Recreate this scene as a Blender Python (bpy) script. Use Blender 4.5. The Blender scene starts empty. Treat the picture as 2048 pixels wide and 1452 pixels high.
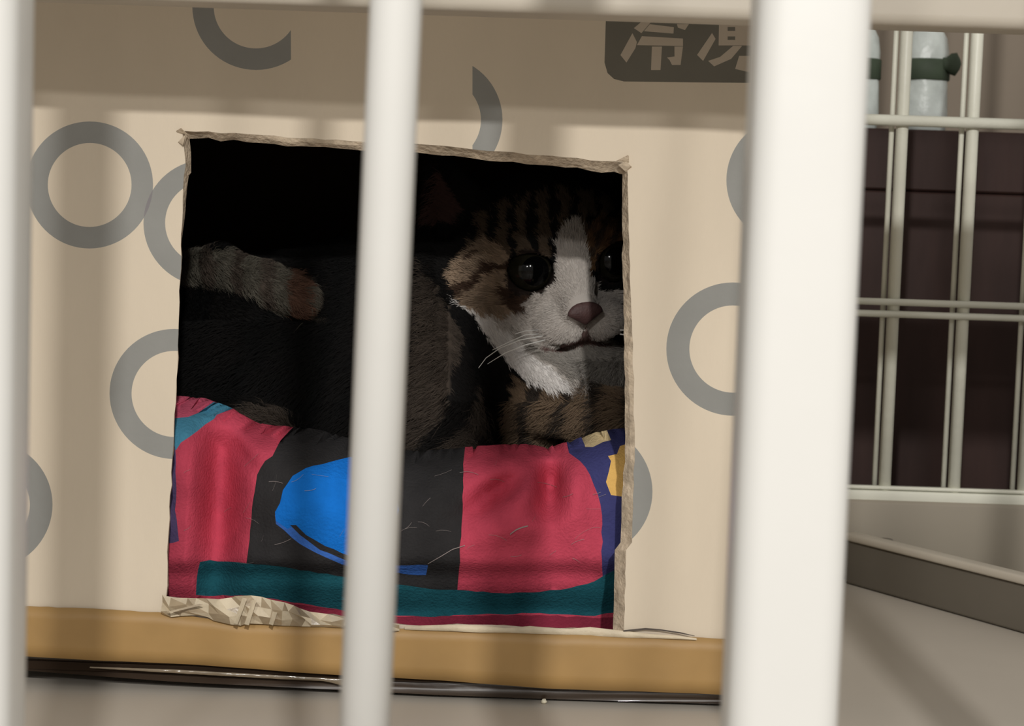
import bpy, bmesh, math, random
import numpy as np
from mathutils import Vector, Matrix
from mathutils.geometry import delaunay_2d_cdt

random.seed(7); rng = np.random.default_rng(7)
S = bpy.context.scene
COL = S.collection

# ------------------------------------------------------------------ camera
FPX, HC, PITCH, ROLL = 3344.0, 0.222, math.radians(4.0), math.radians(1.9)
_f = np.array([0, math.cos(PITCH), -math.sin(PITCH)]); _u0 = np.array([0, math.sin(PITCH), math.cos(PITCH)]); _r0 = np.array([1., 0, 0])
_r = _r0*math.cos(ROLL) + _u0*math.sin(ROLL); _u = -_r0*math.sin(ROLL) + _u0*math.cos(ROLL)
CAM = np.array([0, 0, HC])
cd = bpy.data.cameras.new('camera'); cam = bpy.data.objects.new('camera', cd); COL.objects.link(cam)
cam.matrix_world = Matrix(((_r[0], _u[0], -_f[0], 0), (_r[1], _u[1], -_f[1], 0), (_r[2], _u[2], -_f[2], HC), (0, 0, 0, 1)))
cd.sensor_width = 36; cd.lens = 36*FPX/2048; cd.clip_start = .01
cd.dof.use_dof = True; cd.dof.focus_distance = .83; cd.dof.aperture_fstop = 24
S.camera = cam
def P(px, py, Y):                                   # point of the plane y = Y seen at a pixel
    d = _f + _r*(px-1024)/FPX + _u*(726-py)/FPX
    return Vector(CAM + d*(Y/d[1]))
def PIX(v):                                         # array of points -> pixels
    q = np.asarray(v, float) - CAM
    z = q@_f
    return 1024 + FPX*(q@_r)/z, 726 - FPX*(q@_u)/z

# ------------------------------------------------------------------ world, lamps, exposure
W = bpy.data.worlds.new('world'); S.world = W; W.use_nodes = True
W.node_tree.nodes['Background'].inputs[0].default_value = (1, .945, .875, 1)
W.node_tree.nodes['Background'].inputs[1].default_value = .45
def area(name, loc, target, size, power, color):
    l = bpy.data.lights.new(name, 'AREA'); l.shape = 'DISK'; l.size = size; l.energy = power; l.color = color
    o = bpy.data.objects.new(name, l); COL.objects.link(o); o.location = loc
    o.rotation_euler = (Vector(target)-Vector(loc)).to_track_quat('-Z', 'Y').to_euler(); return o
area('ceiling_lamp', (.25, -1.40, 1.077), (0, .8, .2), .06, 29, (1, .975, .94))
area('ceiling_lamp', (-.42, -1.5, .957), (0, .8, .2), .08, 8, (1, .975, .94))
vs = S.view_settings
vs.view_transform = 'Standard'; vs.look = 'None'; vs.gamma = 1; vs.use_curve_mapping = False; vs.exposure = 0.0

# ------------------------------------------------------------------ helpers
def lin(r, g, b):
    f = lambda c: (c/255/12.92 if c/255 <= .04045 else ((c/255+.055)/1.055)**2.4)
    return (f(r), f(g), f(b), 1)
def mat(name, col, rough=.6, noise=0, nscale=30, bump=0, bscale=200, spec=.3, attr=None, sheen=0, trans=0, ior=1.45, coat=0, metal=0, stretch=(1, 1, 1)):
    m = bpy.data.materials.new(name); m.use_nodes = True; nt = m.node_tree; b = nt.nodes['Principled BSDF']
    b.inputs['Roughness'].default_value = rough; b.inputs['Specular IOR Level'].default_value = spec
    b.inputs['Metallic'].default_value = metal; b.inputs['Coat Weight'].default_value = coat
    if sheen: b.inputs['Sheen Weight'].default_value = sheen
    if trans: b.inputs['Transmission Weight'].default_value = trans; b.inputs['IOR'].default_value = ior
    tc = nt.nodes.new('ShaderNodeTexCoord'); mp = nt.nodes.new('ShaderNodeMapping'); mp.inputs['Scale'].default_value = stretch
    nt.links.new(tc.outputs['Object'], mp.inputs['Vector'])
    if attr:
        a = nt.nodes.new('ShaderNodeAttribute'); a.attribute_name = attr; src = a.outputs['Color']
    else:
        a = nt.nodes.new('ShaderNodeRGB'); a.outputs[0].default_value = col; src = a.outputs[0]
    if noise:
        n = nt.nodes.new('ShaderNodeTexNoise'); n.inputs['Scale'].default_value = nscale; n.inputs['Detail'].default_value = 6
        nt.links.new(mp.outputs[0], n.inputs['Vector'])
        r = nt.nodes.new('ShaderNodeMapRange'); r.inputs[1].default_value = .25; r.inputs[2].default_value = .75
        r.inputs[3].default_value = 1-noise; r.inputs[4].default_value = 1+noise*.6
        nt.links.new(n.outputs['Fac'], r.inputs[0])
        mx = nt.nodes.new('ShaderNodeVectorMath'); mx.operation = 'SCALE'
        nt.links.new(src, mx.inputs[0]); nt.links.new(r.outputs[0], mx.inputs['Scale']); src = mx.outputs[0]
    nt.links.new(src, b.inputs['Base Color'])
    if bump:
        n = nt.nodes.new('ShaderNodeTexNoise'); n.inputs['Scale'].default_value = bscale; n.inputs['Detail'].default_value = 3
        nt.links.new(mp.outputs[0], n.inputs['Vector'])
        bp = nt.nodes.new('ShaderNodeBump'); bp.inputs['Strength'].default_value = bump; bp.inputs['Distance'].default_value = .002
        nt.links.new(n.outputs['Fac'], bp.inputs['Height']); nt.links.new(bp.outputs[0], b.inputs['Normal'])
    return m
def mesh(name, verts, faces, mats, parent=None, smooth=False, idx=None):
    me = bpy.data.meshes.new(name); me.from_pydata([tuple(v) for v in verts], [], faces)
    for m in (mats if isinstance(mats, (list, tuple)) else [mats]): me.materials.append(m)
    if idx is not None: me.polygons.foreach_set('material_index', np.asarray(idx, dtype=np.int32))
    if smooth: me.polygons.foreach_set('use_smooth', [True]*len(me.polygons))
    me.update(); o = bpy.data.objects.new(name, me); COL.objects.link(o)
    if parent: o.parent = parent; o.matrix_parent_inverse = Matrix.Translation(parent.location).inverted()
    return o
def from_bm(name, bm, mats, parent=None, smooth=False):
    me = bpy.data.meshes.new(name); bm.to_mesh(me); bm.free()
    for m in (mats if isinstance(mats, (list, tuple)) else [mats]): me.materials.append(m)
    if smooth: me.polygons.foreach_set('use_smooth', [True]*len(me.polygons))
    o = bpy.data.objects.new(name, me); COL.objects.link(o)
    if parent: o.parent = parent; o.matrix_parent_inverse = Matrix.Translation(parent.location).inverted()
    return o
def box(name, lo, hi, m, parent=None, bevel=0, seg=3, smooth=False):
    bm = bmesh.new(); bmesh.ops.create_cube(bm, size=1)
    lo, hi = Vector(lo), Vector(hi)
    for v in bm.verts: v.co = Vector(((lo[i]+hi[i])/2 + v.co[i]*(hi[i]-lo[i])) for i in range(3))
    if bevel: bmesh.ops.bevel(bm, geom=bm.edges[:], offset=bevel, segments=seg, profile=.5, affect='EDGES')
    return from_bm(name, bm, m, parent, smooth)
def tube(name, pts, radii, m, parent=None, n=12, caps=True):
    pts = [Vector(p) for p in pts]; V = []; F = []
    if not hasattr(radii, '__len__'): radii = [radii]*len(pts)
    up = None
    for i, p in enumerate(pts):
        t = (pts[min(i+1, len(pts)-1)]-pts[max(i-1, 0)]).normalized()
        if up is None: up = t.orthogonal().normalized()
        up = (up - t*up.dot(t)).normalized(); w = t.cross(up)
        for k in range(n):
            a = 2*math.pi*k/n; V.append(p + (up*math.cos(a)+w*math.sin(a))*radii[i])
    for i in range(len(pts)-1):
        for k in range(n):
            F.append((i*n+k, i*n+(k+1) % n, (i+1)*n+(k+1) % n, (i+1)*n+k))
    if caps: F.append(tuple(range(n))[::-1]); F.append(tuple((len(pts)-1)*n+k for k in range(n)))
    return mesh(name, V, F, m, parent, True)
def empty(name, loc, label, cat, group=None):
    o = bpy.data.objects.new(name, None); COL.objects.link(o); o.location = loc; o.empty_display_size = .02
    o['label'] = label; o['category'] = cat
    if group: o['group'] = group
    return o
def tag(o, label, cat, group=None):
    o['label'] = label; o['category'] = cat
    if group: o['group'] = group
    return o
def inpoly(x, y, poly):
    x = np.asarray(x, float); y = np.asarray(y, float); r = np.zeros(x.shape, bool); n = len(poly)
    for i in range(n):
        x1, y1 = poly[i]; x2, y2 = poly[(i+1) % n]
        if y1 == y2: continue
        c = ((y1 > y) != (y2 > y)) & (x < (x2-x1)*(y-y1)/(y2-y1)+x1); r ^= c
    return r
def circ(cx, cy, r, n=72): return [(cx+r*math.cos(2*math.pi*k/n), cy+r*math.sin(2*math.pi*k/n)) for k in range(n)]
def rough_line(poly, step=18, amp=2.2, closed=True):   # a hand-cut wobble along a polyline
    out = []; n = len(poly)
    for i in range(n if closed else n-1):
        a = poly[i]; b = poly[(i+1) % n]; L = math.dist(a, b); k = max(1, int(L/step))
        for j in range(k):
            t = j/k; w = 0 if j == 0 else amp
            out.append((a[0]+(b[0]-a[0])*t+random.uniform(-w, w), a[1]+(b[1]-a[1])*t+random.uniform(-w, w)))
    if not closed: out.append(poly[-1])
    return out

# ------------------------------------------------------------------ materials
M = dict(
    white=mat('white_enamel', lin(226, 226, 222), .35, .05, 8, .05, 60, .45),
    wire=mat('pale_wire', lin(222, 222, 208), .4, .10, 20, .1, 200, .4),
    tray=mat('tray_plastic', lin(196, 188, 176), .5, .06, 6, .1, 40, .35),
    card=mat('cardboard', lin(213, 200, 180), .85, .10, 14, .12, 260, .15, stretch=(1, 1, .35)),
    ink=mat('grey_ink', lin(143, 143, 139), .8, .10, 25, .1, 260, .15),
    ink2=mat('grey_ink_overlap', lin(130, 126, 128), .8, .14, 25, .1, 260, .15),
    label=mat('dark_label_ink', lin(112, 109, 100), .8, .10, 25, .1, 260, .15),
    mark=mat('label_lettering', lin(184, 172, 156), .85, .08, 25, .1, 260, .15),
    inside=mat('carton_inside', lin(46, 36, 28), .95, .1, 20, .1, 200, .05),  # board colour darkened to paint in the unlit interior
    edge=mat('corrugated_edge', lin(190, 174, 152), .9, .4, 160, .5, 500, .1),
    tape=mat('brown_packing_tape', lin(168, 134, 84), .5, .16, 22, .12, 60, .35),
    torn=mat('torn_paper', lin(206, 192, 166), .55, .25, 70, .4, 200, .4),
    crump=mat('crumpled_tape', lin(160, 143, 117), .3, .3, 90, .4, 120, .5, coat=.3),
    flap=mat('dark_underside', lin(62, 50, 40), .35, .4, 60, .3, 90, .5, coat=.5, stretch=(.2, 1, 1)),
    film=mat('clear_tape', lin(120, 106, 86), .15, .3, 50, .4, 60, .7, coat=.6, stretch=(.25, 1, 1)),
    brown=mat('dark_brown_board', lin(54, 37, 33), .6, .3, 18, .1, 60, .25, stretch=(3, 1, .6)),
    wall=mat('taupe_wall', lin(150, 138, 124), .9, .12, 5, .1, 60, .1),
    floorm=mat('room_floor', lin(130, 118, 104), .6, .12, 8),
    traywall=mat('shaded_tray_wall', lin(150, 142, 128), .5, .08, 8, .1, 40, .3),  # rear wall only: its shade is put into a darker plastic colour
    grey=mat('grey_plastic', lin(108, 102, 92), .55, .08, 10, .1, 80, .3),
    rim=mat('pale_rim', lin(196, 188, 174), .45, .06, 12, .1, 80, .4),
    pack=mat('white_wrap', lin(214, 222, 218), .35, .2, 60, .5, 90, .5),
    green=mat('dark_green_band', lin(70, 82, 66), .6, .2, 60, .2, 90, .3),
)

# ------------------------------------------------------------------ setting
o = box('floor', (-1.6, -2, -.06), (1.6, 2.0, -.03), M['floorm']); o['kind'] = 'structure'
o = box('wall_back', (-1.6, 1.80, -.03), (1.6, 1.86, 2.2), M['wall']); o['kind'] = 'structure'

# ------------------------------------------------------------------ pet cage
YF, YB = .34, 1.15
cage = empty('pet_cage', (0, .75, -.03), 'white metal pet cage with wide front post and slim upright bars', 'cage')
XL, XR, ZT = -.46, .52, .62
box('tray_floor', (XL, YF-.02, -.012), (XR, YB+.01, 0), M['tray'], cage, .001, 1)
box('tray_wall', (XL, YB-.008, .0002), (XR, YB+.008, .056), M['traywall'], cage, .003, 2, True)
box('tray_wall', (XL-.01, YF-.02, -.012), (XL, YB+.01, .045), M['tray'], cage, .003, 2, True)
box('tray_wall', (XR, YF-.02, -.012), (XR+.01, YB+.01, .045), M['tray'], cage, .003, 2, True)
for x in (XL, XR):
    for y in (YF, YB): box('foot', (x-.012, y-.012, -.03), (x+.012, y+.012, -.012), M['white'], cage, .003, 2)
def bar_x(px): return P(px, 726, YF).x
xm, xl, xp = bar_x(765), bar_x(-66), bar_x(1588)
step = xm-xl
for x in (xl-3*step, xl-step, xm, xp+step, xp+3*step, xp+5*step):
    if XL < x < XR: tube('front_bar', [(x-.0035, YF, 0), (x+.0061, YF, ZT-.001)], .0053, M['white'], cage, 24)
for x in (xl-2*step, xl, xp, xp+2*step, xp+4*step):
    if XL < x < XR: box('front_post', (x-.0113, YF-.010, 0), (x+.0113, YF+.010, ZT), M['white'], cage, .0055, 6, True)
box('front_rail', (XL, YF-.006, ZT-.012), (XR, YF+.006, ZT), M['white'], cage, .002, 2)
# cross rail in front of the carton; its lower edge crosses the top of the picture
zr = P(1024, 30, .70).z
box('cross_rail', (XL, .692, zr), (XR, .714, zr+.072), M['rim'], cage, .005, 4, True)
box('roof_rail', (XL, YB-.006, ZT-.012), (XR, YB+.006, ZT), M['white'], cage, .002, 2)
for x in (XL, XR):
    box('corner_post', (x-.006, YF-.006, 0), (x+.006, YF+.006, ZT-.012), M['white'], cage, .002, 2)
    box('corner_post', (x-.006, YB-.006, .05), (x+.006, YB+.006, ZT-.012), M['white'], cage, .002, 2)
    box('side_rail', (x-.006, YF+.006, ZT-.012), (x+.006, YB-.006, ZT), M['white'], cage, .002, 2)
    for k in range(7):
        y = YF + (k+1)*(YB-YF)/8
        tube('side_bar', [(x, y, .045), (x, y, ZT-.012)], .003, M['wire'], cage, 8)
# rear wire panel
def rz(py): return P(1880, py, YB).z
z_bot, z_mid, z_mid2, z_up = rz(994), rz(631), rz(607), rz(245)
x0 = P(1788, 600, YB).x; dx = P(1928, 600, YB).x - x0
for k in range(-14, 6):
    x = x0 + k*dx
    if not XL+.01 < x < XR-.01: continue
    tube('rear_wire', [(x, YB+.001, z_bot), (x, YB+.001, ZT-.012)], .0043, M['wire'], cage, 10)
    tube('rear_wire', [(x-.0058, YB+.007, z_bot), (x-.0058, YB+.007, ZT-.012)], .0019, M['wire'], cage, 8)
box('rear_rail', (XL, YB-.006, z_bot-.0038), (XR, YB+.006, z_bot+.0038), M['wire'], cage, .0015, 2, True)
box('rear_rail', (XL, YB-.005, z_bot+.0044), (XR, YB+.001, z_bot+.0068), M['wire'], cage, .0008, 1)
for z in (z_mid, z_mid2): tube('rear_rail', [(XL, YB-.004, z), (XR, YB-.004, z)], .0024, M['wire'], cage, 10)
tube('rear_rail', [(XL, YB-.005, z_up), (XR, YB-.005, z_up)], .0038, M['wire'], cage, 12)

# ------------------------------------------------------------------ cabinet, packages behind the cage
YC = 1.36
ztop = P(1880, 258, YC).z; zj = P(1880, 384, YC).z
cab = empty('cabinet', (.3, 1.5, -.03), 'dark brown wooden cabinet behind the wire panel', 'cabinet')
box('carcass', (-.55, YC+.012, -.03), (.9, 1.7, ztop), M['brown'], cab, .002, 1)
box('drawer_front', (-.55, YC, zj+.0005), (.9, YC+.0118, ztop-.001), M['brown'], cab, .0015, 1)
box('drawer_front', (-.55, YC, zj-.32), (.9, YC+.0118, zj-.0005), M['brown'], cab, .0015, 1)
box('base_panel', (-.55, YC+.002, -.03), (.9, YC+.0118, zj-.3225), M['brown'], cab, .0015, 1)
def package(px0, px1, top, label):
    Yp = 1.45; cx = P((px0+px1)/2, 200, Yp).x; r = (P(px1, 200, Yp).x-P(px0, 200, Yp).x)/2
    h = P((px0+px1)/2, top, Yp).z - ztop
    e = empty('wrapped_package', (cx, Yp, ztop), label, 'package', 'white packages on the cabinet')
    V = []; F = []; n = 28; prof = [(0, 0), (.8, 0), (.96, .03), (1, .2), (.97, .45), (.95, .52), (.97, .6), (.96, .75), (.85, .88), (.6, .965), (.3, .995), (0, 1)]
    for i, (a, b) in enumerate(prof):
        for k in range(n):
            t = 2*math.pi*k/n; w = 1 + .04*math.sin(5*t+9*b) + random.uniform(-.025, .025)
            V.append((cx+r*a*w*math.cos(t), Yp+r*.7*a*w*math.sin(t), ztop+.0005+h*b))
    for i in range(len(prof)-1):
        for k in range(n): F.append((i*n+k, i*n+(k+1) % n, (i+1)*n+(k+1) % n, (i+1)*n+k))
    mesh('wrapper', V, F, M['pack'], e, True)
    V = []; F = []
    for i, (a, b) in enumerate([(1.0, .50), (1.06, .51), (1.06, .68), (1.0, .69)]):
        for k in range(n):
            t = 2*math.pi*k/n; V.append((cx+r*a*math.cos(t), Yp+r*.72*a*math.sin(t), ztop+h*b))
    for i in range(3):
        for k in range(n): F.append((i*n+k, i*n+(k+1) % n, (i+1)*n+(k+1) % n, (i+1)*n+k))
    mesh('band', V, F, M['green'], e, True)
    return e
package(1678, 1757, 50, 'white wrapped package with dark band half hidden behind wide post')
pk = package(1806, 1894, 50, 'white round-topped package with dark green band beside slim wire')
bm = bmesh.new(); bmesh.ops.create_icosphere(bm, subdivisions=2, radius=1)
c = P(1902, 128, 1.44)
for v in bm.verts: v.co = c + Vector((v.co.x*.009, v.co.y*.004, v.co.z*.009*(1+.3*math.sin(4*v.co.x))))
from_bm('bow', bm, M['green'], pk, True)

# ------------------------------------------------------------------ low tray on the right
A0 = P(1705, 1135, 1.128); A0.z = 0
def gp(px, py, z):
    d = _f + _r*(px-1024)/FPX + _u*(726-py)/FPX
    return Vector(CAM + d*((z-HC)/d[2]))
a = gp(1700, 1150, .001); b = gp(2020, 1258, .001)
a = Vector((P(1690, 1100, 1.128).x, 1.128, 0)); b.z = 0
b = a + (b-a)*1.6
lt = empty('shallow_tray', (a+b)/2, 'shallow grey tray with pale rim lying behind the wide post', 'tray')
lt.location.z = 0
d = (b-a).normalized(); nrm = Vector((-d.y, d.x, 0)); nrm = nrm if nrm.x > 0 else -nrm
def prism(name, p, q, w, z0, z1, m, par, bev=.002):
    bm = bmesh.new(); c4 = [p, q, q+nrm*w, p+nrm*w]
    lo = [bm.verts.new((v.x, v.y, z0)) for v in c4]; hi = [bm.verts.new((v.x, v.y, z1)) for v in c4]
    bm.faces.new(lo[::-1]); bm.faces.new(hi)
    for i in range(4): bm.faces.new((lo[i], lo[(i+1) % 4], hi[(i+1) % 4], hi[i]))
    bmesh.ops.recalc_face_normals(bm, faces=bm.faces[:])
    if bev: bmesh.ops.bevel(bm, geom=bm.edges[:], offset=bev, segments=3, profile=.5, affect='EDGES')
    return from_bm(name, bm, m, par, True)
prism('side_wall', a, b, .006, .0005, .030, M['grey'], lt)
prism('rim', a+nrm*-.003, b+nrm*-.003, .012, .030, .0355, M['rim'], lt)
prism('base', a+nrm*.0062, b+nrm*.0062, .16, .0005, .004, M['grey'], lt, .001)
for e0 in (a, b-d*.006):
    prism('end_wall', e0+nrm*.0062, e0+nrm*.0062+d*.006, .1562, .0045, .030, M['grey'], lt)
prism('side_wall', a+nrm*.1624, b+nrm*.1624, .006, .0005, .030, M['grey'], lt)

# ------------------------------------------------------------------ carton
YP = .80
ctn = empty('cardboard_box', (-.06, .95, .0), 'cream cardboard box with grey rings and square cut-out hole', 'box')
BX0, BX1 = P(-70, 726, YP).x, P(1590, 726, YP).x
BZ0, BZ1, BY1 = .0085, .40, 1.118
hole = [(365, 262), (495, 268), (600, 276), (720, 283), (860, 290), (1000, 303), (1130, 315), (1253, 326),
        (1256, 420), (1262, 600), (1268, 780), (1270, 900), (1264, 1085), (1252, 1100), (1248, 1262),
        (1100, 1256), (960, 1250), (820, 1250), (690, 1235), (560, 1215), (440, 1205), (333, 1192), (338, 1060), (346, 900), (352, 780), (360, 560), (366, 400), (372, 330), (368, 290)]
random.seed(3); hole = rough_line(hole, 22, 1.6)
# inner outline of the cut (the board is cut on a slant and bent inwards at the top and right)
def inner(x, y):
    ix, iy = x, y
    if y < 345 and x > 362: iy = y + 14 + 7*min(1, max(0, (x-360)/850)) + random.uniform(-2, 2)
    if x > 1235: ix = x - (10 + 12*min(1, max(0, (y-300)/700))) + random.uniform(-1.5, 1.5)
    if x < 400: ix = x + (14 if y < 300 else max(1, 12-(y-300)*.06))
    return ix, iy
holei = [inner(*p) for p in hole]
rings = [(180, 370, 127, 84), (415, 446, 127, 84), (348, 788, 130, 86), (512, 12, 128, 85), (878, 240, 127, 84),
         (1466, 698, 133, 87), (1175, 983, 130, 85), (1580, 360, 127, 84), (-27, 1010, 130, 85)]
lab = [(1212, 27), (1700, 27), (1700, 166), (1560, 166), (1380, 165), (1248, 163), (1228, 158), (1215, 146), (1209, 125)]
strokes = [[(1265, 66), (1274, 84), (1271, 96), (1253, 125), (1241, 110)],
           [(1282, 44), (1302, 44), (1283, 66), (1268, 56)],
           [(1300, 48), (1348, 54), (1347, 67), (1288, 62)],
           [(1354, 48), (1378, 48), (1370, 60), (1356, 55)],
           [(1284, 72), (1366, 77), (1366, 92), (1274, 90)],
           [(1304, 93), (1324, 93), (1321, 140), (1302, 140)],
           [(1349, 93), (1366, 93), (1361, 130), (1344, 130), (1339, 120), (1334, 115), (1349, 113)],
           [(1424, 66), (1431, 78), (1406, 122), (1394, 110)],
           [(1416, 122), (1440, 114), (1466, 92), (1484, 92), (1462, 118), (1428, 133)],
           [(1438, 40), (1530, 40), (1530, 92), (1486, 91), (1437, 91)],
           [(1478, 112), (1500, 112), (1500, 145), (1470, 138)],
           [(1512, 96), (1530, 96), (1580, 128), (1566, 138)]]
dots = [[(1455, 54), (1470, 54), (1470, 62), (1455, 62)], [(1455, 73), (1470, 73), (1470, 80), (1455, 80)]]
def cdt(polys, grid, lines=()):
    v = []; e = []
    for p in polys:
        s = len(v); v += [Vector(q) for q in p]; e += [(s+i, s+(i+1) % len(p)) for i in range(len(p))]
    for p in lines:
        s = len(v); v += [Vector(q) for q in p]; e += [(s+i, s+i+1) for i in range(len(p)-1)]
    v += [Vector(q) for q in grid]
    r = delaunay_2d_cdt(v, e, [], 0, 1e-3)
    V = np.array([tuple(q) for q in r[0]]); F = np.array([tuple(f) for f in r[2]])
    return V, F
# packing tape lines and corners of the panel in pixels
tt = [(-70, 1207), (40, 1212), (200, 1216), (330, 1224), (480, 1246), (690, 1250), (820, 1256), (1000, 1259), (1240, 1268), (1390, 1274), (1589, 1284)]
tb = [(-70, 1304), (40, 1310), (350, 1326), (640, 1346), (880, 1360), (1100, 1374), (1440, 1388), (1589, 1393)]
def ipl(t, x): return float(np.interp(x, [p[0] for p in t], [p[1] for p in t]))

def pix1(x, y, z): q = PIX([[x, y, z]]); return float(q[0][0]), float(q[1][0])
outl = [pix1(BX0, YP, BZ1), pix1(BX1, YP, BZ1), (tb[-1][0], tb[-1][1]-3)] + [(x, y-3) for x, y in tb[1:-1]][::-1] + [(pix1(BX0, YP, BZ1)[0]+0, tb[0][1]-3)]
random.seed(9); outl = rough_line(outl, 36, 0)
polys = [outl, hole, lab] + strokes + dots
for cx, cy, R, r in rings: polys += [circ(cx, cy, R), circ(cx, cy, r)]
grid = [(x+random.uniform(-3, 3), y+random.uniform(-3, 3)) for x in range(-40, 1580, 36) for y in range(-140, 1380, 36)]
V, F = cdt(polys, grid, [[(582, -60), (582, 160)], [(945, 100), (945, 400)]])
c = V[F].mean(1); cx_, cy_ = c[:, 0], c[:, 1]
keep = inpoly(cx_, cy_, outl) & ~inpoly(cx_, cy_, hole)
idx = np.zeros(len(F), int); cnt = np.zeros(len(F), int)
for k, (a_, b_, R, r) in enumerate(rings):
    dd = np.hypot(cx_-a_, cy_-b_); w = (dd < R) & (dd > r)
    if k == 3: w &= cx_ < 582
    if k == 4: w &= cx_ > 945
    cnt += w
idx[cnt == 1] = 1; idx[cnt > 1] = 2
il = inpoly(cx_, cy_, lab); idx[il] = 3
for s in strokes: idx[inpoly(cx_, cy_, s)] = 4
for s in dots: idx[inpoly(cx_, cy_, s)] = 3
F = F[keep]; idx = idx[keep]
def warp(px, py):                                        # slight bulge and dents of the board, metres towards the camera
    return .0012*math.sin(px*.006+1)*math.sin(py*.005) + .0008*math.sin(px*.013+py*.009)
V3 = []
for x, y in V:
    p = P(x, y, YP); p.y -= warp(x, y); V3.append(p)
A = V[F]; cross = (A[:, 1, 0]-A[:, 0, 0])*(A[:, 2, 1]-A[:, 0, 1])-(A[:, 1, 1]-A[:, 0, 1])*(A[:, 2, 0]-A[:, 0, 0])
F[cross > 0] = F[cross > 0][:, ::-1]
bml = mesh('front_panel', V3, [tuple(map(int, f)) for f in F], [M['card'], M['ink'], M['ink2'], M['label'], M['mark']], ctn, True, idx)
# cut edge of the hole
n = len(hole); V = []; Fq = []
for (x, y), (xi, yi) in zip(hole, holei):
    p = P(x, y, YP); p.y -= warp(x, y)-.0001
    mx, my = (x+xi)/2+random.uniform(-2, 2), (y+yi)/2+random.uniform(-2, 2)
    q = P(mx, my, YP+.0025); r_ = P(xi, yi, YP+.005); r2 = P(xi, yi, YP+.0052) + (P(x, y, YP)-P(xi, yi, YP))*1.6; r2.y = YP+.0054
    V += [p, q, r_, r2]
for i in range(n):
    j = (i+1) % n
    for k in range(3): Fq.append((i*4+k, i*4+k+1, j*4+k+1, j*4+k))
mesh('cut_edge', V, Fq, M['edge'], ctn, False)
for tri in ([(358, 264), (378, 270), (362, 256), (352, 262)], [(356, 284), (372, 268), (366, 290), (362, 280)], [(1232, 322), (1258, 326), (1256, 310), (1248, 318)], [(1236, 330), (1252, 322), (1262, 332), (1250, 342)]):
    V = [P(x, y, YP-.0012-.0022*(i == 2)) for i, (x, y) in enumerate(tri)] + [P(x+2, y+3, YP-.0006) for x, y in tri]
    mesh('torn_corner', V, [(0, 1, 2), (0, 2, 3), (4, 6, 5), (4, 7, 6), (0, 4, 5, 1), (1, 5, 6, 2), (2, 6, 7, 3), (3, 7, 4, 0)], M['edge'], ctn)
# other walls of the carton
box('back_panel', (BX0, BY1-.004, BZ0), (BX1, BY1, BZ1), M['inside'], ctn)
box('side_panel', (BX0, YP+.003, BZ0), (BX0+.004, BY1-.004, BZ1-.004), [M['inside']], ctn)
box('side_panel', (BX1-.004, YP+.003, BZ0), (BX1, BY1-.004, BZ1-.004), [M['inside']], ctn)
for o in [c_ for c_ in ctn.children if c_.name.startswith(('side_panel', 'back_panel'))]:      # printed board outside, painted-in interior shade inside
    o.data.materials.append(M['card']); ax_ = 0 if o.name.startswith('side') else 1
    mid_ = sum((p_.center[ax_] for p_ in o.data.polygons))/6
    for p_ in o.data.polygons:
        if abs(p_.normal[ax_]) > .9 and ((p_.normal.x*mid_ > 0 and abs(mid_+.06) > .1) if ax_ == 0 else p_.normal.y > 0): p_.material_index = 1
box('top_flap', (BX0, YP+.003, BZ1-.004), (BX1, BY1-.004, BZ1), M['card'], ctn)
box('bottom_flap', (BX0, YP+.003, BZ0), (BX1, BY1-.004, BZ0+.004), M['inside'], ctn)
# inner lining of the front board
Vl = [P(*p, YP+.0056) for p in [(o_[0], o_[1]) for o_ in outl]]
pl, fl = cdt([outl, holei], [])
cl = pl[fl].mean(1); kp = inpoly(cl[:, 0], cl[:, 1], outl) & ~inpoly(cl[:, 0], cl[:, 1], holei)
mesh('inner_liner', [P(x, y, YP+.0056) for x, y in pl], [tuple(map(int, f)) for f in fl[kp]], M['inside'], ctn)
# packing tape along the foot of the panel
V = []; Fq = []; nx = 90
for i in range(nx+1):
    x = -69+1657*i/nx; y0, y1 = ipl(tt, x)+random.uniform(-.8, .8), ipl(tb, x)
    for k in range(5):
        y = y0+(y1-y0)*k/4; p = P(x, y, YP); p.y -= .0016 + warp(x, y) + .0002*math.sin(x*.05+k); V.append(p)
for i in range(nx):
    for k in range(4): Fq.append((i*5+k, (i*5+k)+1, (i+1)*5+k+1, (i+1)*5+k))
o = mesh('packing_tape', V, Fq, M['tape'], ctn, True)
mo = o.modifiers.new('t', 'SOLIDIFY'); mo.thickness = .0004; mo.offset = -1
# white torn paper lip over the tape
random.seed(11)
lip = [(810, 1250, 1257), (900, 1247, 1260), (960, 1249, 1263), (1010, 1254, 1263), (1060, 1250, 1265), (1130, 1256, 1267), (1180, 1252, 1269), (1250, 1260, 1273), (1300, 1266, 1274), (1350, 1269, 1276), (1392, 1274, 1278)]
V = []; Fq = []
for x, y0, y1 in lip:
    for y, dy in ((y0, .0022), ((y0+y1)/2, .0036), (y1, .0024)):
        p = P(x, y, YP); p.y -= dy; V.append(p)
for i in range(len(lip)-1):
    for k in range(2): Fq.append((i*3+k, i*3+k+1, i*3+k+4, i*3+k+3))
mesh('torn_lip', V, Fq, M['torn'], ctn, True)
# thin tear line running right from the hole corner
V = []; Fq = []
tl = [(1246, 1259, 3), (1290, 1255, 4), (1320, 1257, 3), (1360, 1263, 3), (1388, 1269, 1)]
for x, y, w in tl:
    for yy in (y-w/2, y+w/2): p = P(x, yy, YP); p.y -= .0030; V.append(p)
for i in range(len(tl)-1): Fq.append((i*2, i*2+1, i*2+3, i*2+2))
mesh('tear', V, Fq, M['flap'], ctn)
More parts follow.
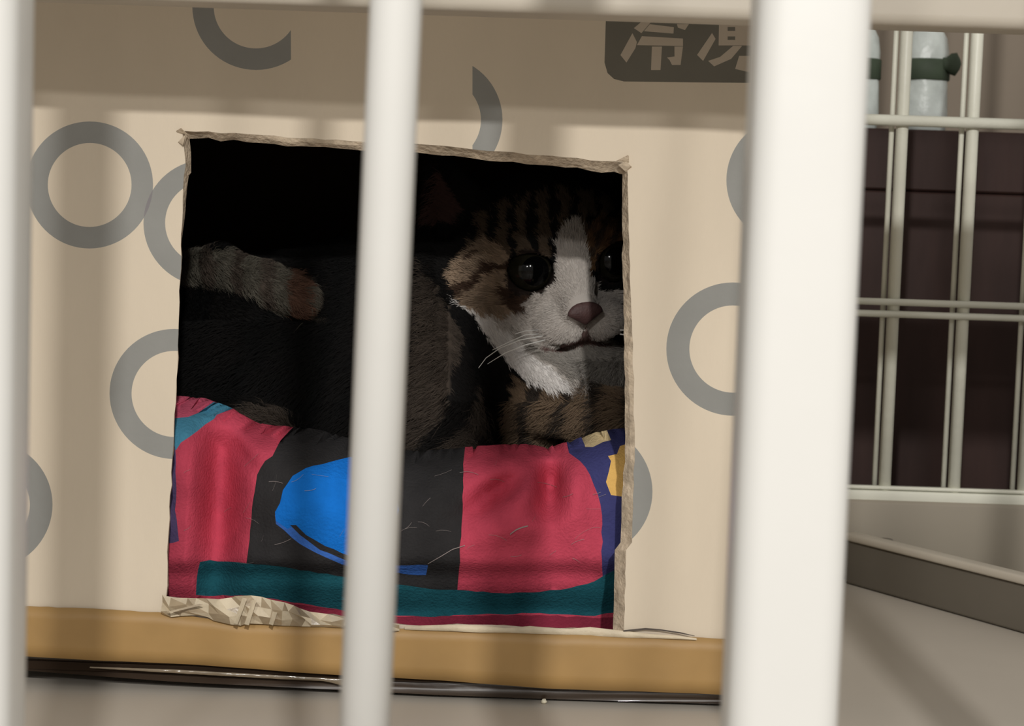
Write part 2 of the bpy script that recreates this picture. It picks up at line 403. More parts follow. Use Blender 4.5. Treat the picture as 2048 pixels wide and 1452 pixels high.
# crumpled torn strip at the lower left of the hole
V = []; Fq = []; nx, ny = 22, 3; random.seed(5)
ct = [(328, 1186), (345, 1192), (440, 1195), (490, 1187), (520, 1190), (580, 1206), (640, 1224), (700, 1230), (800, 1244)]
cb = [(328, 1225), (345, 1231), (400, 1226), (440, 1240), (470, 1250), (500, 1243), (560, 1248), (640, 1250), (800, 1258)]
for i in range(nx+1):
    x = 328+472*i/nx; y0, y1 = ipl(ct, x), ipl(cb, x)
    for k in range(ny+1):
        y = y0+(y1-y0)*k/ny + random.uniform(-4, 4)*(0 < k < ny)
        p = P(x+random.uniform(-8, 8)*(0 < i < nx), y, YP); p.y -= .003 + random.uniform(0, .005)*(0 < k < ny) + random.uniform(0, .001); V.append(p)
mi = []
for i in range(nx):
    for k in range(ny):
        q = i*(ny+1)+k
        for t in ((q, q+1, q+ny+2), (q, q+ny+2, q+ny+1)): Fq.append(t); mi.append(0 if random.random() < .45 else 1)
for x, y, x2, y2 in ((478, 1238, 496, 1188), (500, 1240, 515, 1192), (345, 1216, 410, 1200), (548, 1240, 556, 1215)):   # standing creases
    s0 = len(V)
    for t in (0, .5, 1):
        for d in (-5, 5): p = P(x+(x2-x)*t+d, y+(y2-y)*t, YP); p.y -= .0085 + random.uniform(0, .001) + (.002 if d > 0 else 0); V.append(p)
    for j in (0, 2): Fq.append((s0+j, s0+j+1, s0+j+3)); Fq.append((s0+j, s0+j+3, s0+j+2)); mi += [0, 0]
mesh('torn_strip', V, Fq, [M['torn'], M['crump']], ctn, False, mi)
# dark glossy folded edge under the box and its loose clear tape
V = []; Fq = []; nx = 80
for i in range(nx+1):
    x = -69+1657*i/nx; y0 = ipl(tb, x)-3
    y1 = ipl([(-70, 1334), (40, 1340), (350, 1362), (640, 1377), (880, 1391), (1100, 1400), (1440, 1409), (1589, 1412)], x)
    for k in range(6):
        t = k/5; p = P(x, y0+(y1-y0)*t, YP+.003); p.y += .002*math.sin(t*3.1)-.0015*math.sin(6.3*t+x*.004); p.z = max(p.z, .0012); V.append(p)
for i in range(nx):
    for k in range(5): q = i*6+k; Fq.append((q, q+1, q+7, q+6))
o = mesh('folded_edge', V, Fq, M['flap'], ctn, True)
V = []; Fq = []; nx = 60
for i in range(nx+1):
    x = 180+510*i/nx
    y0 = ipl([(180, 1333), (350, 1339), (640, 1355), (690, 1358), (880, 1380), (1440, 1397)], x)
    y1 = ipl([(180, 1336), (350, 1346), (560, 1358), (650, 1362), (690, 1372), (880, 1388), (1440, 1404)], x)
    for k in range(3):
        p = P(x, y0+(y1-y0)*k/2, YP-.001); p.y -= (.0006 if k == 1 else 0)+random.uniform(0, .0004); p.z = max(p.z, .0012); V.append(p)
for i in range(nx):
    for k in range(2): q = i*3+k; Fq.append((q, q+1, q+4, q+3))
mesh('clear_tape', V, Fq, M['film'], ctn, True)

# ------------------------------------------------------------------ fleece bed
bed = empty('cat_bed', (-.05, .95, .0125), 'padded fleece cat bed in red, black, blue and teal filling the hole', 'pet bed')
ridge = [(260, 800), (345, 806), (380, 810), (432, 828), (480, 856), (505, 864), (560, 868), (625, 876), (690, 896), (760, 912), (830, 919),
         (930, 912), (1000, 906), (1060, 905), (1100, 911), (1140, 901), (1200, 881), (1235, 874), (1270, 872), (1360, 868)]
PAL = dict(red=lin(197, 74, 95), black=lin(50, 49, 50), blue=lin(24, 116, 212), dblue=lin(62, 108, 190), navy=lin(66, 68, 118), teal=lin(34, 92, 104),
           sky=lin(76, 140, 168), pink=lin(205, 92, 118), yellow=lin(236, 190, 110), cream=lin(228, 205, 160), purple=lin(84, 72, 108), dark=lin(140, 48, 68))
pats = [  # later ones lie over earlier ones
    ('red', [(200, 600), (1400, 600), (1400, 1400), (200, 1400)]),
    ('sky', [(200, 700), (375, 806), (400, 812), (436, 826), (428, 838), (395, 862), (362, 885), (352, 900), (200, 900)]),
    ('pink', [(200, 600), (402, 700), (404, 812), (396, 826), (376, 834), (352, 836), (200, 846)]),
    ('purple', [(200, 890), (350, 893), (352, 960), (350, 1020), (358, 1082), (345, 1086), (200, 1090)]),
    ('black', [(570, 600), (568, 868), (556, 890), (545, 912), (530, 922), (514, 950), (506, 1000), (500, 1060), (494, 1118), (490, 1160), (580, 1200), (914, 1200), (918, 1140), (924, 1040), (926, 960), (932, 600)]),
    ('dblue', [(550, 1030), (552, 1048), (600, 1088), (650, 1114), (700, 1134), (780, 1146), (852, 1150), (856, 1130), (780, 1130), (700, 1118), (640, 1090), (600, 1060)]),
    ('blue', [(700, 914), (660, 924), (612, 936), (585, 952), (566, 980), (560, 1006), (550, 1024), (552, 1042), (575, 1058), (590, 1050), (612, 1076), (650, 1100), (700, 1116), (760, 1120), (776, 1092), (798, 1020), (786, 955), (760, 918)]),
    ('black', [(580, 1050), (600, 1070), (640, 1100), (690, 1120), (760, 1130), (760, 1122), (700, 1112), (650, 1092), (612, 1070), (592, 1050)]),
    ('navy', [(1130, 600), (1138, 906), (1160, 922), (1180, 950), (1196, 990), (1204, 1030), (1204, 1120), (1204, 1170), (1400, 1170), (1400, 600)]),
    ('cream', [(1170, 640), (1170, 894), (1186, 894), (1206, 884), (1222, 880), (1220, 640)]),
    ('yellow', [(1240, 892), (1260, 886), (1300, 886), (1300, 996), (1250, 994), (1222, 990), (1212, 964), (1218, 942), (1222, 922), (1216, 912), (1234, 908)]),
    ('teal', [(396, 1140), (400, 1124), (420, 1120), (490, 1126), (580, 1136), (690, 1154), (780, 1168), (860, 1178), (920, 1180), (1000, 1186), (1080, 1184), (1140, 1176), (1190, 1162), (1230, 1140), (1256, 1122), (1400, 1100),
              (1400, 1220), (1250, 1220), (1190, 1232), (1080, 1226), (940, 1230), (860, 1234), (760, 1230), (690, 1222), (600, 1206), (500, 1192), (392, 1190)]),
    ('dark', [(640, 1214), (700, 1224), (800, 1234), (1080, 1230), (1190, 1236), (1400, 1224), (1400, 1400), (600, 1400), (560, 1206)]),
]
random.seed(21)
pats = [(k, rough_line(p, 16, 1.6)) for k, p in pats]
dom = [(262, 640), (1358, 640), (1358, 1330), (262, 1330)]
def fold(px, py):                                        # folds of the fleece, metres towards the camera
    g = lambda x0, y0, sx, sy, h, an=0: h*math.exp(-(((px-x0)*math.cos(an)+(py-y0)*math.sin(an))/sx)**2 - ((-(px-x0)*math.sin(an)+(py-y0)*math.cos(an))/sy)**2)
    v = g(1100, 945, 26, 80, -.032) + g(1050, 990, 34, 60, .006, .5) + g(1150, 960, 30, 90, .006) + g(990, 985, 24, 75, -.016, .95) + g(1040, 1060, 120, 22, .004, -.2)
    v += g(440, 980, 44, 190, -.032, .06) + g(385, 950, 30, 140, .004) + g(500, 900, 40, 60, .004, .5) + g(470, 880, 14, 60, -.008, -.6)
    v += g(640, 1000, 80, 90, .005) + g(880, 1010, 40, 120, .003) + g(1110, 1110, 60, 60, -.003) + g(520, 1060, 20, 90, -.003)
    v += g(800, 1150, 600, 14, -.004)
    return v + .0006*math.sin(px*.045+py*.02)+.0005*math.sin(py*.06-px*.017)
YR, YFc = .860, .824
def bed_pt(px, py):
    rt = ipl(ridge, px); t = py-rt; zt = P(px, rt, YFc).z
    if t >= 0:
        s = min(1, t/150); y = YR-(YR-YFc)*math.sqrt(max(0, 1-(1-s)**2)); sink = 0
        if py > 1120: y += min(.022, (py-1120)*.00022)
        return P(px, py, max(y - fold(px, py)*min(1, s*2.6), YP+.007))
    s = min(1, -t/150); p = P(px, rt, YFc); p.y = YR+(YR-YFc)*math.sqrt(max(0, 1-(1-s)**2)); p.z = zt-s*.035
    return p
rl = [(x, ipl(ridge, x)) for x in range(262, 1359, 12)]
grid = [(x+random.uniform(-2, 2), y+random.uniform(-2, 2)) for x in range(270, 1356, 10) for y in range(650, 1326, 10)]
V, F = cdt([dom]+[p for _, p in pats], grid, [rl])
c = V[F].mean(1); kp = inpoly(c[:, 0], c[:, 1], dom); F = F[kp]; c = c[kp]
names = list(dict.fromkeys(k for k, _ in pats)); idx = np.zeros(len(F), int)
for k, p in pats: idx[inpoly(c[:, 0], c[:, 1], p)] = names.index(k)
fm = [mat('fleece_'+k, PAL[k], .95, .16, 90, .35, 700, .1) for k in names]
A = V[F]; cross = (A[:, 1, 0]-A[:, 0, 0])*(A[:, 2, 1]-A[:, 0, 1])-(A[:, 1, 1]-A[:, 0, 1])*(A[:, 2, 0]-A[:, 0, 0])
F[cross > 0] = F[cross > 0][:, ::-1]
V3 = [bed_pt(x, y) for x, y in V]
for p in V3: p.z = max(p.z, BZ0+.0045)
mesh('bolster', V3, [tuple(map(int, f)) for f in F], fm, bed, True, idx)
# the flat pad the cat lies on
box('base_pad', (P(262, 900, .81).x, .878, BZ0+.0045), (BX1-.008, BY1-.01, BZ0+.0195), fm[names.index('black')], bed, .008, 4, True)
# stray pale hairs on the fleece
hm = mat('stray_hair', lin(150, 140, 138), .7)
V = []; Fq = []
def hair(pts, w):
    s = len(V)
    for i, (x, y) in enumerate(pts):
        for dd in (-w/2, w/2): p = bed_pt(x, y+dd); p.y -= .0012; V.append(p)
    for i in range(len(pts)-1): Fq.append((s+2*i, s+2*i+1, s+2*i+3, s+2*i+2))
hair([(1020, 1068), (1032, 1059), (1044, 1054), (1056, 1051)], 2.5)
hair([(856, 1127), (880, 1113), (905, 1098), (930, 1090)], 1.6)
for _ in range(46):
    x, y = random.uniform(360, 1200), random.uniform(930, 1130); an = random.uniform(-1.1, .3); L = random.uniform(14, 40); cv = random.uniform(-.5, .5)
    hair([(x+L*t*math.cos(an+cv*t), y+L*t*math.sin(an+cv*t)) for t in (0, .33, .66, 1)], random.uniform(.35, .7))
o = mesh('stray_hairs', V, Fq, hm, bed); o['kind'] = 'stuff'

# ------------------------------------------------------------------ cat (signed distance field -> one continuous surface)
cat = empty('cat', (P(760, 900, .96).x, .97, BZ0+.026), 'tabby and white cat lying inside the box looking right', 'cat')
lo = np.array([-.215, .872, .030]); hi = np.array([.105, 1.085, .345]); H = .0017
dims = np.ceil((hi-lo)/H).astype(int)
gx, gy, gz = [lo[i]+H*np.arange(dims[i]) for i in range(3)]
fld = np.full(dims, .03, np.float32)
def sub(c0, c1, m):
    a = np.maximum(0, np.floor((np.array(c0)-m-lo)/H).astype(int)); b_ = np.minimum(dims, np.ceil((np.array(c1)+m-lo)/H).astype(int)+1)
    sl = tuple(slice(a[i], b_[i]) for i in range(3))
    return sl, np.stack(np.meshgrid(gx[sl[0]], gy[sl[1]], gz[sl[2]], indexing='ij'), -1).astype(np.float32)
def smin(a, b_, k):
    h = np.clip(.5+.5*(b_-a)/k, 0, 1); return b_*(1-h)+a*h-k*h*(1-h)
def put(sl, d, k, op):
    if op == '+': fld[sl] = smin(fld[sl], d, k)
    else: fld[sl] = -smin(-fld[sl], d, k)
def ell(c, r, axes=None, k=.02, op='+'):
    c = np.array(c, np.float32); r = np.array(r, np.float32); R = max(r)
    sl, X = sub(c-R, c+R, k+.012); q = X-c
    if axes is not None: q = q@np.array(axes, np.float32).T
    k0 = np.linalg.norm(q/r, axis=-1); k1 = np.linalg.norm(q/(r*r), axis=-1)+1e-9
    put(sl, k0*(k0-1)/k1, k, op)
def cap(a, b_, ra, rb, k=.015, op='+', flat=None, fs=1.0):
    a = np.array(a, np.float32); b_ = np.array(b_, np.float32); R = max(ra, rb)
    sl, X = sub(np.minimum(a, b_)-R, np.maximum(a, b_)+R, k+.012); q = X-a; ab = b_-a
    t = np.clip((q@ab)/(ab@ab), 0, 1); w = q-t[..., None]*ab
    if flat is not None:
        f_ = np.array(flat, np.float32); f_ = f_ - ab*(f_@ab)/(ab@ab); f_ /= np.linalg.norm(f_); w = w+(w@f_)[..., None]*f_*(fs-1)
    d = np.linalg.norm(w, axis=-1)-(ra+(rb-ra)*t)
    put(sl, d, k, op)
# ---- body
ell(P(560, 740, .985), (.078, .062, .066), k=.02)                   # belly and flank
ell(P(500, 745, .955), (.046, .040, .058), k=.02)                   # haunch
ell(P(740, 740, .985), (.062, .055, .064), k=.03)                   # ribcage
ell(P(845, 760, .945), (.030, .034, .062), k=.025)                  # shoulder
cap(P(870, 760, .935), P(905, 930, .915), .026, .018, .02)          # near foreleg
cap(P(905, 950, .915), P(960, 955, .900), .017, .013, .012)
cap(P(800, 640, .985), P(1030, 560, .985), .046, .040, .03)         # neck
ell(P(1010, 760, .980), (.050, .034, .052), k=.03)                  # chest
cap(P(1040, 792, .952), P(1240, 838, .925), .0145, .0115, .012)     # forearm laid across
ell(P(1262, 846, .920), (.016, .013, .011), k=.01)                  # paw
cap(P(345, 540, .960), P(440, 528, .936), .0085, .0085, .008)       # tail, lying over the haunch
cap(P(440, 528, .936), P(530, 566, .926), .0085, .0095, .006)
cap(P(530, 566, .926), P(604, 596, .918), .0095, .0085, .006)
cap(P(430, 860, .915), P(560, 880, .900), .016, .012, .012)         # hind foot
# ---- head
EL, ER = np.array(P(1062, 541, .928)), np.array(P(1226, 521, .943))
NO = np.array(P(1168, 622, .9135))
yaw = math.radians(20); tl_ = math.radians(7)
f_ = np.array([math.sin(yaw), -math.cos(yaw), -.08]); f_ /= np.linalg.norm(f_)
s_ = ER-EL; s_ -= f_*(s_@f_); s_ /= np.linalg.norm(s_); w_ = np.cross(s_, f_); w_ = w_ if w_[2] > 0 else -w_
AX = [s_, f_, w_]
mid = (EL+ER)/2
def hd(a, b_, c): return mid + s_*a + f_*b_ + w_*c                     # sideways, forward, up from between the eyes
ell(hd(-.001, -.036, .006), (.046, .044, .042), AX, k=.03)          # skull
ell(hd(-.030, -.026, -.016), (.025, .028, .024), AX, k=.015)        # cheek
ell(hd(.030, -.026, -.016), (.025, .028, .024), AX, k=.015)
cap(hd(-.046, -.030, -.008), hd(-.058, -.034, -.012), .016, .006, .02)   # cheek fur
cap(hd(.046, -.030, -.008), hd(.058, -.034, -.012), .016, .006, .02)
cap(hd(0, -.004, .012), NO+f_*-.008+w_*.004, .0125, .0085, .012)     # bridge of the nose
ell(hd(-.0115, .006, -.031), (.0150, .0140, .0115), AX, k=.006)       # whisker pads
ell(hd(.0115, .006, -.031), (.0150, .0140, .0115), AX, k=.006)
ell(hd(0, -.012, -.043), (.0120, .0120, .0085), AX, k=.008)           # chin
ell(NO-f_*.003, (.0085, .0065, .0065), AX, k=.006)
ell(hd(-.020, -.002, .012), (.014, .010, .006), AX, k=.01)            # brows
ell(hd(.020, -.002, .012), (.014, .010, .006), AX, k=.01)
ell(hd(-.028, -.008, -.014), (.012, .009, .006), AX, k=.01)           # under the eyes
# ears
def ear(tip, b0, wdir, nrm_):
    cap(b0, tip, .0225, .0030, .010, '+', nrm_, 2.2)
    cap(np.array(b0)+np.array(nrm_)*.010+(np.array(tip)-np.array(b0))*.12, np.array(tip)+np.array(nrm_)*.004, .0165, .0008, .003, '-', nrm_, 1.6)
b0 = np.array(P(925, 452, .962)); tp = np.array(P(882, 318, .962)); nE = np.array([-.35, -.93, .1]); ear(tp, b0, s_, nE)
b1 = np.array(P(1226, 418, .985)); t1 = np.array(P(1248, 318, .990)); ear(t1, b1, s_, f_+s_*.3)
# ruff: the white fur below the jaw
cap(P(925, 605, .958), P(1020, 690, .945), .010, .0130, .012)
cap(P(1020, 690, .940), P(1118, 764, .928), .0125, .0105, .010)
ell(P(1150, 745, .962), (.034, .026, .022), k=.012)
# mouth line, nostril notch, eye sockets
for sg in (-1, 1):
    cap(hd(0, .020, -.036), hd(sg*.012, .016, -.0415), .0012, .0012, .002, '-')
    cap(hd(sg*.012, .016, -.0415), hd(sg*.024, .002, -.038), .0012, .0008, .002, '-')
cap(NO+f_*.006-w_*.004, hd(0, .020, -.036), .0010, .0010, .002, '-')
ER_ = .0128
for e in (EL, ER): ell(e-f_*.0035, (ER_+.0006,)*3, AX, .002, '-')
for e, sg in ((EL, -1), (ER, 1)):
    ell(e+f_*.006, (.0125, .010, .0098), AX, .003, '-')
# ---- surface nets
def surface_nets(f):
    s = f < 0; nx, ny, nz = f.shape; acc = np.zeros((nx-1, ny-1, nz-1, 3), np.float32); cn = np.zeros((nx-1, ny-1, nz-1), np.int32)
    cor = [(i, j, k) for i in (0, 1) for j in (0, 1) for k in (0, 1)]
    def vw(a, c): return a[c[0]:nx-1+c[0], c[1]:ny-1+c[1], c[2]:nz-1+c[2]]
    for c0 in cor:
        for ax in range(3):
            if c0[ax]: continue
            c1 = list(c0); c1[ax] = 1
            fa, fb = vw(f, c0), vw(f, c1); m = (fa < 0) != (fb < 0)
            t = np.where(m, fa/np.where(m, fa-fb, 1), 0)
            for d_ in range(3): acc[..., d_] += np.where(m, c0[d_]+(t if d_ == ax else 0), 0)
            cn += m
    act = cn > 0; ids = np.full(cn.shape, -1, np.int64); ids[act] = np.arange(act.sum())
    ii = np.argwhere(act); V = (ii + acc[act]/cn[act][:, None])*H+lo
    Q = []
    for ax in range(3):
        b_, c_ = [(1, 2), (2, 0), (0, 1)][ax]
        sl0 = [slice(None)]*3; sl1 = [slice(None)]*3; sl0[ax] = slice(0, -1); sl1[ax] = slice(1, None)
        a0, a1 = s[tuple(sl0)], s[tuple(sl1)]
        e = np.argwhere(a0 != a1); inside = a0[tuple(e.T)]
        ok = (e[:, b_] > 0) & (e[:, c_] > 0) & (e[:, b_] < f.shape[b_]-1) & (e[:, c_] < f.shape[c_]-1); e = e[ok]; inside = inside[ok]
        def g(db, dc):
            q = e.copy(); q[:, b_] -= db; q[:, c_] -= dc; return ids[tuple(q.T)]
        q = np.stack([g(1, 1), g(0, 1), g(0, 0), g(1, 0)], 1); q[~inside] = q[~inside][:, ::-1]; Q.append(q)
    return V, np.concatenate(Q)
CV, CF = surface_nets(fld)
# drop loose islands is not needed: every primitive overlaps the body
# ---- coat colour, by place on the coat, with jaw shade and lit ruff streak painted in
def hash_noise(X, sc, seed=0):
    X = X*sc; i = np.floor(X).astype(np.int64); fr = X-i; fr = fr*fr*(3-2*fr); out = 0
    for c0 in [(a, b_, c) for a in (0, 1) for b_ in (0, 1) for c in (0, 1)]:
        j = i+np.array(c0); h = (j[:, 0]*73856093 ^ j[:, 1]*19349663 ^ j[:, 2]*83492791 ^ seed*2654435761) & 0xffffff
        h = (h*1103515245+12345 & 0xffffff)/0xffffff
        w = np.prod(np.where(np.array(c0) == 1, fr, 1-fr), axis=1); out = out+w*h
    return out
C = lambda r, g, b_: np.array(lin(r, g, b_)[:3])
cLit = C(214, 210, 206)  # brighter white for the light falling along the ruff
cW, cT, cD, cB, cG, cR = C(176, 169, 162), C(146, 126, 106), C(19, 17, 16), C(11, 11, 11), C(68, 60, 53), C(88, 64, 52)
FACE_W = [(1118, 474), (1130, 452), (1150, 446), (1166, 462), (1176, 500), (1184, 560), (1200, 580), (1232, 578), (1258, 598), (1300, 620), (1300, 760), (1180, 790), (1129, 800), (1074, 768), (1020, 722), (956, 640),
          (925, 606), (943, 622), (1000, 628), (1038, 622), (1056, 600), (1090, 582), (1110, 560), (1112, 520)]
TAN = [(895, 560), (930, 505), (975, 480), (1010, 500), (1030, 560), (1046, 590), (1030, 624), (980, 630), (940, 622)]
STR = [[(905, 580), (950, 556), (975, 530), (1030, 524), (1030, 540), (985, 548), (955, 572), (920, 592)],
       [(998, 572), (1040, 580), (1062, 592), (1040, 620), (1022, 622), (1012, 600)],
       [(930, 520), (955, 500), (960, 508), (935, 530)]]
EYE = [(1014, 532), (1047, 500), (1082, 502), (1108, 537), (1116, 566), (1080, 586), (1030, 596), (1012, 566)]
EYE2 = [(1188, 520), (1210, 492), (1260, 490), (1270, 560), (1225, 572), (1192, 566)]
def coat(X):
    x, y = PIX(X); X = np.asarray(X)
    j = (hash_noise(X, 260, 1)-.5)*16; j2 = (hash_noise(X, 260, 2)-.5)*16
    x = x+j; y = y+j2
    n1 = hash_noise(X, 90, 3)[:, None]; n2 = hash_noise(X, 400, 4)[:, None]
    st = np.sin((x*.045 + y*.012) + 3*hash_noise(X, 30, 5))[:, None]
    col = cB*(1-n1) + cD*n1
    col = np.where(st > .55, cB*.8, col)
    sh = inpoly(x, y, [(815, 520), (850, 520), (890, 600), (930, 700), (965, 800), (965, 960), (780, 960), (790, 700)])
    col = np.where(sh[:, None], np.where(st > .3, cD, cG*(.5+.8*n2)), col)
    tail = inpoly(x, y, [(350, 500), (480, 500), (640, 560), (645, 640), (560, 632), (480, 580), (350, 560)]) & (X[:, 1] < .95)
    tc_ = np.where((np.sin(x*.11)[:, None] > .3), cG, C(84, 80, 71)); tc_ = np.where(((x > 570) & (x < 615))[:, None], cR, tc_)
    col = np.where(tail[:, None], tc_*(.7+.6*n2), col)
    hf = inpoly(x, y, [(480, 820), (580, 830), (600, 900), (470, 900)]) & (X[:, 1] < .93)
    col = np.where(hf[:, None], cG*(.4+.8*n2), col)
    fr = X[:, 1] < 1.0
    brow = inpoly(x, y, [(935, 500), (960, 430), (1100, 380), (1260, 400), (1270, 560), (1180, 560), (1170, 480), (1110, 480), (1100, 520)]) & fr
    col = np.where(brow[:, None], np.where(np.sin(x*.16+j*.1)[:, None] > .2, cB, C(78, 66, 54)), col)
    org = inpoly(x, y, [(1166, 470), (1200, 440), (1262, 440), (1262, 520), (1190, 520), (1184, 560)]) & fr
    col = np.where(org[:, None], np.where(np.sin(x*.2+y*.1)[:, None] > 0, C(96, 72, 50), C(60, 48, 38)), col)
    tn = inpoly(x, y, TAN) & fr
    col = np.where(tn[:, None], (cT*(.35+.5*n1+.5*n2)), col)
    for s in STR: col = np.where((inpoly(x, y, s) & fr)[:, None], C(62, 46, 36), col)
    fw = inpoly(x, y, FACE_W) & fr
    col = np.where(fw[:, None], cW, col)
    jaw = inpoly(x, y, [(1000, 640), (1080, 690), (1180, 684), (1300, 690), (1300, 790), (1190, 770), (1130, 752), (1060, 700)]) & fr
    col = np.where(jaw[:, None], C(140, 135, 128), col)  # white fur greyed: shade under the muzzle painted into the coat
    lit_stk = inpoly(x, y, [(900, 590), (943, 618), (985, 640), (1040, 690), (1090, 730), (1140, 768), (1140, 800), (1074, 778), (1020, 732), (956, 650)]) & fr
    col = np.where(lit_stk[:, None], cLit, col)  # ruff whiter than the face: painted light along the streak
    far = inpoly(x, y, [(1020, 745), (1075, 770), (1129, 790), (1190, 775), (1300, 790), (1300, 900), (1020, 870)]) & fr
    col = np.where(far[:, None], np.where(np.sin(x*.09)[:, None] > .4, cG*.6, C(112, 94, 76)), col)
    ring = (inpoly(x-j*.7, y-j2*.7, EYE) | inpoly(x, y, EYE2)) & fr
    col = np.where(ring[:, None], C(38, 30, 26), col)
    nz = np.linalg.norm((X-(NO+f_*.001))/np.array([.0088, .012, .0065]), axis=1) < 1.0
    ei = inpoly(x-j, y-j2, [(858, 440), (878, 340), (935, 420), (915, 455)]) & fr
    col = np.where(ei[:, None], C(72, 52, 48), col)
    mouth = inpoly(x-j*.6, y-j2*.6, [(1080, 690), (1120, 692), (1160, 672), (1172, 650), (1180, 672), (1215, 690), (1215, 696), (1172, 686), (1120, 702), (1085, 698)]) & fr
    col = np.where(mouth[:, None], C(96, 76, 72), col)
    return np.clip(col, 0, 1)
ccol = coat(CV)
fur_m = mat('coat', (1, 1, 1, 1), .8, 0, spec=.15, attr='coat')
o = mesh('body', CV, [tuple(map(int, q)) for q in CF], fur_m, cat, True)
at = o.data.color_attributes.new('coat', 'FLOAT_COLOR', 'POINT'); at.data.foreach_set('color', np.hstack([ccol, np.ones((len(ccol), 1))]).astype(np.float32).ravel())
# ---- fur strands
me = o.data; nv = len(me.vertices); N = np.zeros(nv*3, np.float32); me.vertices.foreach_get('normal', N); N = N.reshape(-1, 3)
fc = CV[CF].mean(1); fn = N[CF].mean(1); fn /= np.linalg.norm(fn, axis=1)[:, None]+1e-9
view = CAM-fc; view /= np.linalg.norm(view, axis=1)[:, None]
vis = (fn*view).sum(1) > -.25
px, py = PIX(fc); head = (px > 880) & (py < 720) & (fc[:, 1] < .99)
wgt = np.where(vis, 1, 0)*np.where(head, 2.2, 1.0); NST = 170000
pick = rng.choice(len(fc), NST, p=wgt/wgt.sum())
bw = rng.random((NST, 2)); q = CV[CF[pick]]
root = (q[:, 0]*(1-bw[:, :1])+q[:, 1]*bw[:, :1])*(1-bw[:, 1:])+(q[:, 3]*(1-bw[:, :1])+q[:, 2]*bw[:, :1])*bw[:, 1:]
nn = fn[pick]; px, py = PIX(root); hm_ = head[pick]
flow = np.zeros((NST, 3)); back = np.array([-.85, .15, -.55]); flow[:] = back
dn = root-NO; dn /= np.linalg.norm(dn, axis=1)[:, None]; flow[hm_] = dn[hm_]
ruff = (px > 900) & (px < 1160) & (py > 610) & (py < 800) & ~((px > 1060) & (py < 700)); flow[ruff] = np.array([.62, .0, -.62])
tl2 = (px < 650) & (py < 640) & (root[:, 1] < .95); flow[tl2] = np.array([.9, 0, -.35])
flow += rng.normal(0, .22, flow.shape); flow -= nn*(flow*nn).sum(1)[:, None]; flow /= np.linalg.norm(flow, axis=1)[:, None]+1e-9
L = np.where(hm_, .0052, .0115); L = np.where(ruff, .0042, L); L = np.where(tl2, .006, L)
dno = np.linalg.norm(root-NO, axis=1); L = np.where(hm_ & (dno < .035), .0032, L)
earm = (py < 440) & hm_; L = np.where(earm, .006, L)
de = np.minimum(np.linalg.norm(root-EL, axis=1), np.linalg.norm(root-ER, axis=1)); L = np.where(de < .017, .0022, L)
L = L*rng.uniform(.6, 1.25, NST)
ok = (dno > .0085) & (de > .0135)
root, nn, flow, L = root[ok], nn[ok], flow[ok], L[ok]; ns = len(root)
lift = np.where(L > .006, .45, .30)[:, None]
d1 = flow*(1-lift)+nn*lift; d1 /= np.linalg.norm(d1, axis=1)[:, None]
m1 = root+d1*L[:, None]*.55; tp_ = m1+(flow*.95+nn*.06+np.array([0, 0, -.12]))*L[:, None]*.5
vw_ = CAM-root; side = np.cross(d1, vw_); side /= np.linalg.norm(side, axis=1)[:, None]+1e-9
wd = (rng.uniform(.00010, .00018, ns))[:, None]
VV = np.stack([root-side*wd-nn*.0006, root+side*wd-nn*.0006, m1-side*wd*.8, m1+side*wd*.8, tp_], 1).reshape(-1, 3)
b5 = np.arange(ns)[:, None]*5
tri = np.concatenate([b5+[0, 1, 3], b5+[0, 3, 2], b5+[2, 3, 4]]).astype(np.int32)
fme = bpy.data.meshes.new('fur'); fme.vertices.add(len(VV)); fme.vertices.foreach_set('co', VV.astype(np.float32).ravel())
fme.loops.add(tri.size); fme.loops.foreach_set('vertex_index', tri.ravel()); fme.polygons.add(len(tri)); fme.polygons.foreach_set('loop_start', np.arange(0, tri.size, 3, dtype=np.int32))
fme.update(calc_edges=True)
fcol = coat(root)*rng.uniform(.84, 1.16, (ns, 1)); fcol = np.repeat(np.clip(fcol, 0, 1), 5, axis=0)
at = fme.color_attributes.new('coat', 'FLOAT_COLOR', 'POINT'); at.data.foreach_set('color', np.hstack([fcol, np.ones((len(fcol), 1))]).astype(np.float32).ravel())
fme.materials.append(fur_m)
fo = bpy.data.objects.new('fur', fme); COL.objects.link(fo); fo.parent = cat; fo.matrix_parent_inverse = Matrix.Translation(cat.location).inverted(); fo['kind'] = 'stuff'
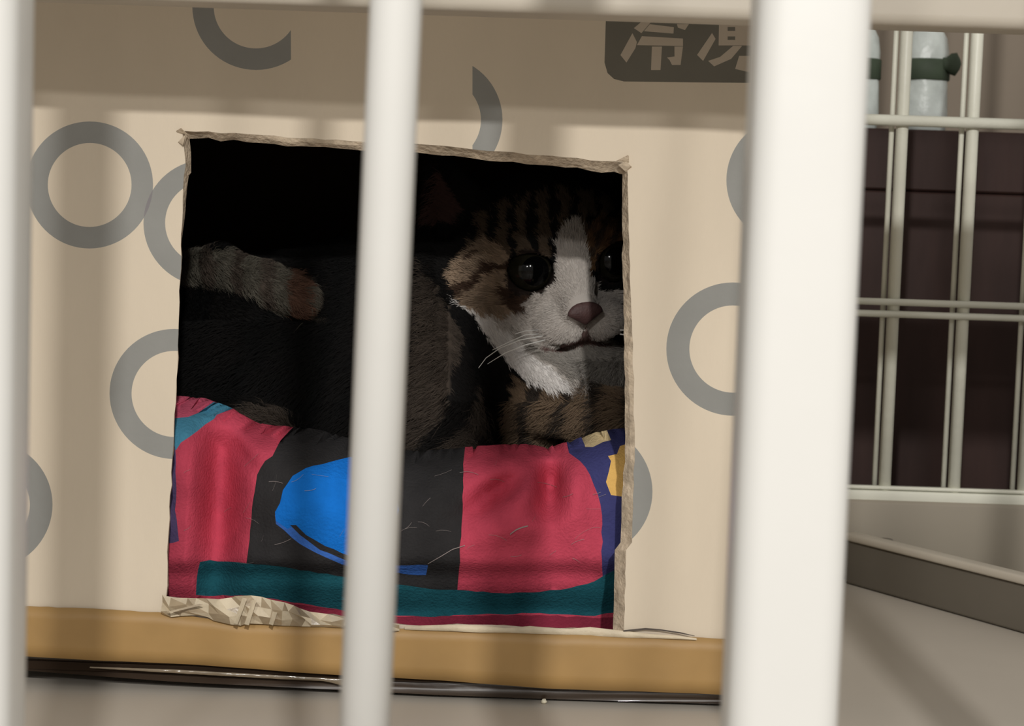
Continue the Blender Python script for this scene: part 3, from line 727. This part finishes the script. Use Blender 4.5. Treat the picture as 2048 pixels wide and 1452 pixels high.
# ---- eyes, nose, whiskers
mp_ = mat('pupil', lin(5, 5, 5), .10, spec=.22); mi_ = mat('iris', lin(30, 28, 20), .12, .3, 300, spec=.22)
for e in (EL, ER):
    bm = bmesh.new(); bmesh.ops.create_uvsphere(bm, u_segments=36, v_segments=24, radius=ER_)
    look = Vector(f_*.85+np.array([.10, -.28, .02])).normalized(); qv = Vector((0, 0, 1)).rotation_difference(look)
    for fa in bm.faces:
        pass
    for v in bm.verts: v.co = qv@v.co + Vector(e-f_*.0035)
    eo = from_bm('eye', bm, mi_, cat, True)
    bm = bmesh.new(); bmesh.ops.create_uvsphere(bm, u_segments=36, v_segments=32, radius=ER_*1.006)
    bmesh.ops.delete(bm, geom=[v for v in bm.verts if v.co.z < ER_*math.cos(math.radians(40))], context='VERTS')
    for v in bm.verts: v.co = qv@v.co + Vector(e-f_*.0035)
    po = from_bm('pupil', bm, mp_, None, True); po.parent = eo; po.matrix_parent_inverse = (Matrix.Translation(cat.location)@eo.matrix_parent_inverse).inverted()
bm = bmesh.new(); bmesh.ops.create_icosphere(bm, subdivisions=3, radius=1)
for v in bm.verts:
    a_, b_, c_ = v.co; ta = 1.0 if c_ > 0 else (1-.78*(-c_)**.9)
    v.co = Vector(NO + s_*(a_*.0104*ta) + f_*(b_*.0030+.0018 - .0014*max(0, -c_)) + w_*(c_*.0066 - .0012))
from_bm('nose', bm, mat('nose_leather', lin(76, 54, 52), .6, .25, 400, .2, 900, .4), cat, True)
wm = mat('whisker', lin(240, 238, 232), .4, spec=.5)
for pts in ([(1085, 672), (1040, 680), (1000, 696), (972, 716), (957, 736)], [(1078, 668), (1050, 670), (1022, 682), (985, 700)],
            [(1076, 660), (1050, 662), (1030, 668)], [(1090, 680), (1050, 690), (1010, 706), (975, 728)], [(1240, 668), (1290, 676), (1330, 700)], [(1240, 660), (1300, 662), (1350, 676)]):
    n = len(pts); tube('whisker', [P(x, y, .905-.004*i if x < 1200 else .925) for i, (x, y) in enumerate(pts)], [.00042*(1-.7*i/(n-1)) for i in range(n)], wm, cat, 5)

# ------------------------------------------------------------------ crumb on the tray floor
bm = bmesh.new(); bmesh.ops.create_icosphere(bm, subdivisions=2, radius=1); c = gp(1088, 1403, .0012)
for v in bm.verts: v.co = c + Vector((v.co.x*.0014, v.co.y*.0016, v.co.z*.0013))*random.uniform(.8, 1.2)
tag(from_bm('crumb', bm, mat('crumb', lin(235, 228, 205), .8), None, True), 'tiny white crumb on the tray floor before the box', 'crumb')
